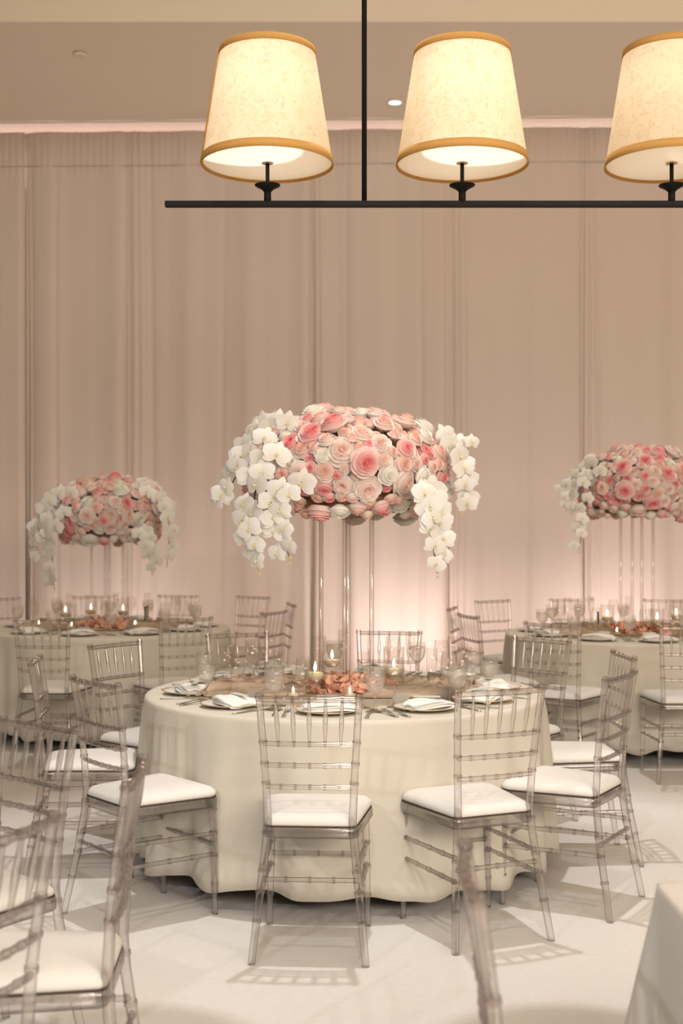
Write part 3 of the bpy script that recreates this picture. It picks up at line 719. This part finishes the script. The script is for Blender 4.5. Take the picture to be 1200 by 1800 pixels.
def napkin_mesh():
    bm = bmesh.new(); nx, ny = 12, 8
    for layer, (sc, z0, sk) in enumerate(((1.0, 0.0, 0), (.97, .010, .01), (.92, .019, -.012))):
        g = []
        for i in range(nx + 1):
            u = i / nx; row = []
            for j in range(ny + 1):
                v = -1 + 2 * j / ny; wdt = (.030 + .048 * math.sin(min(1, u * 1.25) * math.pi * .5)) * sc
                x = (-.105 + .215 * u) * sc + sk; y = v * wdt + .006 * math.sin(u * 5 + layer)
                z = z0 + .006 + .014 * math.sin(u * math.pi) * (1 - .5 * v * v) + .003 * math.sin(v * 4 + u * 7 + layer)
                row.append((bm.verts.new((x, y, z)), bm.verts.new((x, y, z - .006))))
            g.append(row)
        for i in range(nx):
            for j in range(ny):
                bm.faces.new((g[i][j][0], g[i + 1][j][0], g[i + 1][j + 1][0], g[i][j + 1][0])); bm.faces.new((g[i][j][1], g[i][j + 1][1], g[i + 1][j + 1][1], g[i + 1][j][1]))
            for j in (0, ny):
                q = (g[i][j][0], g[i][j][1], g[i + 1][j][1], g[i + 1][j][0]); bm.faces.new(q if j == 0 else q[::-1])
        for i in (0, nx):
            for j in range(ny):
                q = (g[i][j][0], g[i][j + 1][0], g[i][j + 1][1], g[i][j][1]); bm.faces.new(q if i == 0 else q[::-1])
    return me_from('napkin', bm, M_napkin)
ME_nap = napkin_mesh()
def menu_mesh():
    bm = bmesh.new(); box(bm, (0, 0, 0), (.028, .11, .0022), .0005); return me_from('menu_card', bm, M_menu, False)
ME_menu = menu_mesh()
def card_mesh():
    bm = bmesh.new(); a = [bm.verts.new(v) for v in ((-.042, -.016, 0), (.042, -.016, 0), (.042, 0, .05), (-.042, 0, .05), (.042, .016, 0), (-.042, .016, 0))]
    bm.faces.new(a[:4]); bm.faces.new((a[3], a[2], a[4], a[5]))
    r = bmesh.ops.solidify(bm, geom=bm.faces[:], thickness=.0012); return me_from('place_card', bm, M_card, False)
ME_card = card_mesh()
def bar_poly(bm, rows):          # rows: (y, half width, z) -> a thin bent strip with thickness
    th = .0022; prev = None
    for y, hw, z in rows:
        cur = [bm.verts.new((-hw, y, z)), bm.verts.new((hw, y, z)), bm.verts.new((hw, y, z + th)), bm.verts.new((-hw, y, z + th))]
        if prev:
            for k_ in range(4): bm.faces.new((prev[k_], prev[(k_ + 1) % 4], cur[(k_ + 1) % 4], cur[k_]))
        else: bm.faces.new(cur[::-1])
        prev = cur
    bm.faces.new(prev)
def fork_parts():
    bm = bmesh.new(); bar_poly(bm, [(-.105, .006, .001), (-.095, .0085, .0015), (-.06, .0065, .004), (-.01, .0035, .008), (.02, .0035, .008), (.032, .008, .006), (.045, .0115, .004), (.055, .0115, .004)])
    h_ = me_from('handle', bm, M_silver); bm = bmesh.new()
    for q in range(4):
        b2 = bmesh.new(); bar_poly(b2, [(.054, .0019, .004), (.075, .0017, .0045), (.098, .001, .008)]); bmesh.ops.translate(b2, vec=(-.0093 + q * .0062, 0, 0), verts=b2.verts)
        tmp = bpy.data.meshes.new('t'); b2.to_mesh(tmp); b2.free(); bm.from_mesh(tmp); bpy.data.meshes.remove(tmp)
    return h_, me_from('tines', bm, M_silver)
ME_fh, ME_ft = fork_parts()
def knife_parts():
    bm = bmesh.new(); bar_poly(bm, [(-.115, .006, .001), (-.10, .008, .001), (-.02, .006, .003), (0, .005, .003)]); h_ = me_from('handle', bm, M_silver)
    bm = bmesh.new(); bar_poly(bm, [(0, .005, .003), (.012, .009, .002), (.07, .0095, .001), (.10, .007, .001), (.115, .001, .001)]); return h_, me_from('blade', bm, M_silver)
ME_kh, ME_kb = knife_parts()

def setting(c, deg, tl, where, full, rp=.68, cards=True):
    """one place setting on the table centred c, at chair angle deg; where says which seat"""
    a = R(deg); ctr = Vector((c[0], c[1], TZ)); outv = Vector((math.sin(a), -math.cos(a), 0)); rgt = Vector((math.cos(a), math.sin(a), 0))
    def P(out, right, z=0): return ctr + outv * out + rgt * right + Vector((0, 0, z))
    rnd = random.Random(int(deg * 7 + c[0] * 100))
    j = lambda s=.012: rnd.uniform(-s, s)
    t = thing('plate', 'white china plate with thin gilt rim at the %s' % where, 'plate', P(rp, 0), a, 'dinner plates on the %s table' % tl)
    pb = add('plate_body', ME_pl, t); add('gilt_rim', ME_pr, t)
    npk = add('napkin', ME_nap, None, P(rp, j(), .0082), (0, 0, a + R(rnd.choice((8, 172)) + rnd.uniform(-14, 14))))
    tag(npk, 'folded white napkin on the plate at the %s' % where, 'napkin', 'napkins on the %s table' % tl)
    if full:
        o = add('menu_card', ME_menu, None, P(rp - .012, .02 + j(), .052), (0, R(-4), a + R(60 + rnd.uniform(-30, 30)))); tag(o, 'pale green card across the napkin at the %s' % where, 'card', 'cards on the middle table napkins')
    t = thing('water_goblet', 'stemmed goblet of iced water at the %s' % where, 'goblet', P(.625 + j(), .195 + j()), 0, 'water goblets on the %s table' % tl)
    add('foot', ME_foot, t); add('bowl', ME_bowl, t); add('iced_water', ME_wat, t)
    t = thing('champagne_flute', 'tall empty champagne flute at the %s' % where, 'flute', P(.53 + j(), .13 + j()), 0, 'champagne flutes on the %s table' % tl)
    add('foot', ME_ff, t); add('bowl', ME_fb, t)
    t = thing('wine_glass', 'empty wine glass at the %s' % where, 'wine glass', P(.49 + j(), .245 + j()), 0, 'wine glasses on the %s table' % tl)
    add('foot', ME_wf, t); add('bowl', ME_wb, t)
    if cards:
        o = add('place_card', ME_card, None, P(.52, -.02 + j()), (0, 0, a + j(.2))); tag(o, 'small tented white place card at the %s' % where, 'place card', 'place cards on the %s table' % tl)
    if full:
        for q, (rx, ln, nm) in enumerate(((-.165, 1, 'inner'), (-.195, .9, 'outer'))):
            t = thing('fork', 'silver fork, %s of the pair at the %s' % (nm, where), 'fork', P(rp + .035 - .02 * q, rx - q * .012), a + j(.05), 'forks on the middle table'); add('handle', ME_fh, t); add('tines', ME_ft, t)
        t = thing('knife', 'silver table knife right of the plate at the %s' % where, 'knife', P(rp + .03, .165), a + j(.04), 'knives on the middle table'); add('handle', ME_kh, t); add('blade', ME_kb, t)
for deg, wh in [(-5.5, 'front centre seat of the middle table'), (29, 'front right seat of the middle table'), (60, 'near right seat of the middle table'), (95, 'right seat of the middle table'),
                (129, 'back right seat of the middle table'), (166, 'back centre seat of the middle table'), (-154, 'back left seat of the middle table'),
                (-117, 'upper left seat of the middle table'), (-82, 'left seat of the middle table'), (-43, 'front left seat of the middle table')]:
    setting(MID, deg, 'middle', wh, True)
for deg, wh in [(-43, 'left front seat of the left table'), (-6, 'front seat of the left table'), (30, 'front right seat of the left table'), (64, 'right seat of the left table'), (101, 'far right seat of the left table'),
                (144, 'back right seat of the left table'), (172, 'back seat of the left table'), (-150, 'back left seat of the left table'), (-100, 'leftmost seat of the left table')]:
    setting(LEFT, deg, 'left', wh, False)
for deg, wh in [(0, 'front seat of the right table'), (-33, 'front left seat of the right table'), (-68, 'left seat of the right table'), (-104, 'far left seat of the right table'), (-146, 'back left seat of the right table'),
                (-173, 'back seat of the right table'), (157, 'back right seat of the right table')]:
    setting(RIGHT, deg, 'right', wh, False)

# runners, petals, candles
def runner(c, label, seed, hx=.60, hy=.27):
    bm = bmesh.new(); nx, ny = 90, 44; g = []
    for i in range(nx + 1):
        u = -1 + 2 * i / nx; row = []
        for j in range(ny + 1):
            v = -1 + 2 * j / ny; x = u * hx * (1 + .05 * math.sin(v * 9 + seed)); y = v * hy * (1 - .22 * u * u + .10 * math.sin(u * 5 + seed)) + .03 * math.sin(u * 4 + seed)
            n1 = noise.noise(Vector((x * 2.2, y * 15, seed))); n2 = noise.noise(Vector((x * 6, y * 40, seed + 5)))
            z = .003 + .065 * max(0, 1 - abs(n1) * 2.4) ** 2.5 * (1 - abs(v) ** 6) * (.35 + .65 * min(1, abs(u) * 2.2)) + .006 * abs(n2)
            row.append(bm.verts.new((x, y, max(.002, z))))
        g.append(row)
    for i in range(nx):
        for j in range(ny): bm.faces.new((g[i][j], g[i + 1][j], g[i + 1][j + 1], g[i][j + 1]))
    o = add('table_runner', me_from('table_runner', bm, M_gauze), loc=(c[0], c[1], TZ)); tag(o, label, 'runner', 'taupe gauze runners')
runner(MID, 'crumpled taupe gauze runner across the middle table', 3)
runner(LEFT, 'crumpled taupe gauze runner across the left table', 8)
runner(RIGHT, 'crumpled taupe gauze runner across the right table', 12)
def petal_bits(n, rad_, h, seed, sz=.02):
    rnd = random.Random(seed); bm = bmesh.new()
    for _ in range(n):
        a = rnd.uniform(0, math.tau); r = rad_ * math.sqrt(rnd.random()); q = Quaternion(Vector((rnd.uniform(-1, 1), rnd.uniform(-1, 1), rnd.uniform(-1, 1))).normalized(), rnd.uniform(0, 2.2))
        s = sz * rnd.uniform(.7, 1.3); c = Vector((r * math.cos(a), r * math.sin(a), s * .6 + rnd.random() * h * (1 - (r / rad_) ** 2 * .7))); g = []
        for i in range(3):
            row = []
            for j in range(3):
                u, v = i - 1, j - 1; row.append(bm.verts.new(c + q @ Vector((u * s * (1 - .3 * (v == 1)), v * s, .35 * s * (u * u + v * v * .5)))))
            g.append(row)
        for i in range(2):
            for j in range(2): bm.faces.new((g[i][j], g[i + 1][j], g[i + 1][j + 1], g[i][j + 1]))
    return bm
for c, tl, sd in ((MID, 'middle', 1), (LEFT, 'left', 2), (RIGHT, 'right', 3)):
    o = add('rose_petals', me_from('rose_petals', petal_bits(230, .20, .05, sd), M_petal), loc=(c[0] - .0, c[1] - .03, TZ + .008)); tag(o, 'loose coral rose petals heaped around the flower stand on the %s table' % tl, 'petals', kind='stuff')
HUR = {}
def hurricane_meshes(hh):
    if hh in HUR: return HUR[hh]
    g = L([(0, .001), (.046, .001), (.0475, .004), (.0475, hh), (.0450, hh), (.0450, .010), (0, .010)], M_glass, 28, 'glass_cylinder')
    wl = L([(0, .011), (.0445, .011), (.0445, .088), (0, .088)], M_glass, 28, 'water')
    HUR[hh] = (g, wl); return HUR[hh]
ME_subp = me_from('sunken_petals', petal_bits(26, .036, .035, 77, .013), M_petal)
ME_wax = L([(0, .070), (.024, .070), (.034, .080), (.0385, .092), (.0375, .100), (.032, .104), (.012, .102), (0, .101)], M_wax, 24, 'wax')
ME_wk = L([(0, .100), (.0012, .101), (.0010, .112), (0, .1125)], M_wick, 6, 'wick')
ME_fl = L([(0, .108), (.0045, .113), (.0066, .121), (.0055, .131), (.0030, .142), (0, .152)], M_flame, 12, 'flame')
ME_vg = L([(0, .001), (.022, .001), (.026, .004), (.030, .055), (.0285, .055), (.0245, .008), (0, .008)], M_glass, 20, 'votive_glass')
ME_vw = L([(0, .0085), (.0235, .0085), (.0255, .024), (0, .0245)], M_wax, 18, 'wax')
ME_vf = L([(0, .027), (.0035, .031), (.005, .037), (.0025, .048), (0, .054)], M_flame, 10, 'flame')
def candle(x, y, hh, where, tl, z=TZ + .004):
    g, wl = hurricane_meshes(hh)
    t = thing('hurricane_vase', 'clear glass cylinder of water and petals, %s' % where, 'vase', (x, y, z), 0, 'candle vases on the %s table' % tl)
    add('glass_cylinder', g, t); add('water', wl, t); add('sunken_petals', ME_subp, t)
    t = thing('floating_candle', 'lit cream disc candle floating in the glass cylinder, %s' % where, 'candle', (x, y, z), 0, 'floating candles on the %s table' % tl)
    add('wax', ME_wax, t); w_ = add('wick', ME_wk, t); add('flame', ME_fl, w_)
def votive(x, y, where, tl):
    t = thing('votive_holder', 'small glass votive cup, %s' % where, 'votive', (x, y, TZ + .012), 0, 'votive cups on the %s table' % tl); add('votive_glass', ME_vg, t)
    t = thing('tealight', 'lit tealight inside the votive cup, %s' % where, 'candle', (x, y, TZ + .012), 0, 'tealights on the %s table' % tl); add('wax', ME_vw, t); add('flame', ME_vf, t)
candle(-.115, 5.53, .155, 'left front of the middle flower stand', 'middle')
candle(-.045, 6.06, .19, 'behind the middle flower stand', 'middle')
candle(.235, 5.68, .20, 'right of the middle flower stand', 'middle')
votive(-.205, 5.38, 'in front of the left candle on the middle table', 'middle')
votive(.035, 5.36, 'in front of the middle flower stand', 'middle')
candle(-2.06, 9.45, .18, 'left of the left flower stand', 'left')
candle(-1.66, 9.62, .20, 'right behind the left flower stand', 'left')
candle(-1.93, 9.75, .22, 'left behind the left flower stand', 'left')
votive(-2.2, 9.2, 'leftmost on the left table', 'left'); votive(-1.93, 9.05, 'in front of the left flower stand', 'left'); votive(-1.5, 9.2, 'right of the left flower stand', 'left')
candle(1.89, 9.0, .19, 'left of the right flower stand', 'right')
candle(2.17, 8.70, .18, 'in front of the right flower stand', 'right')
candle(2.42, 9.15, .22, 'right of the right flower stand', 'right')
votive(1.86, 8.55, 'left front of the right flower stand', 'right'); votive(2.36, 8.65, 'right front of the right flower stand', 'right')

# small things on the far tables
def card_stand(x, y, h, lab):
    t = thing('table_sign', lab, 'table sign', (x, y, TZ + .002), R(84))
    bm = bmesh.new(); box(bm, (0, 0, h / 2 + .012), (.10, .008, h), .002); add('frame', me_from('frame', bm, M_leaf, False), t)
    bm = bmesh.new(); box(bm, (0, 0, h / 2 + .012), (.086, .0095, h - .016), .001); add('card', me_from('card', bm, M_card, False), t)
    bm = bmesh.new(); box(bm, (0, 0, .006), (.06, .035, .012), .003); add('foot', me_from('foot', bm, M_leaf, False), t)
card_stand(-1.43, 9.28, .15, 'thin dark framed sign edge-on, right of the left flower stand')
card_stand(1.845, 9.1, .12, 'thin dark framed sign edge-on, left of the right flower stand')
t = thing('loose_rose', 'single coral rose head lying on the front napkin of the right table', 'rose', (2.10, 8.20, TZ + .055))
add('rose_head', ROSE['pink']['bud'], t, (0, 0, 0), (R(35), 0, 0), .032)
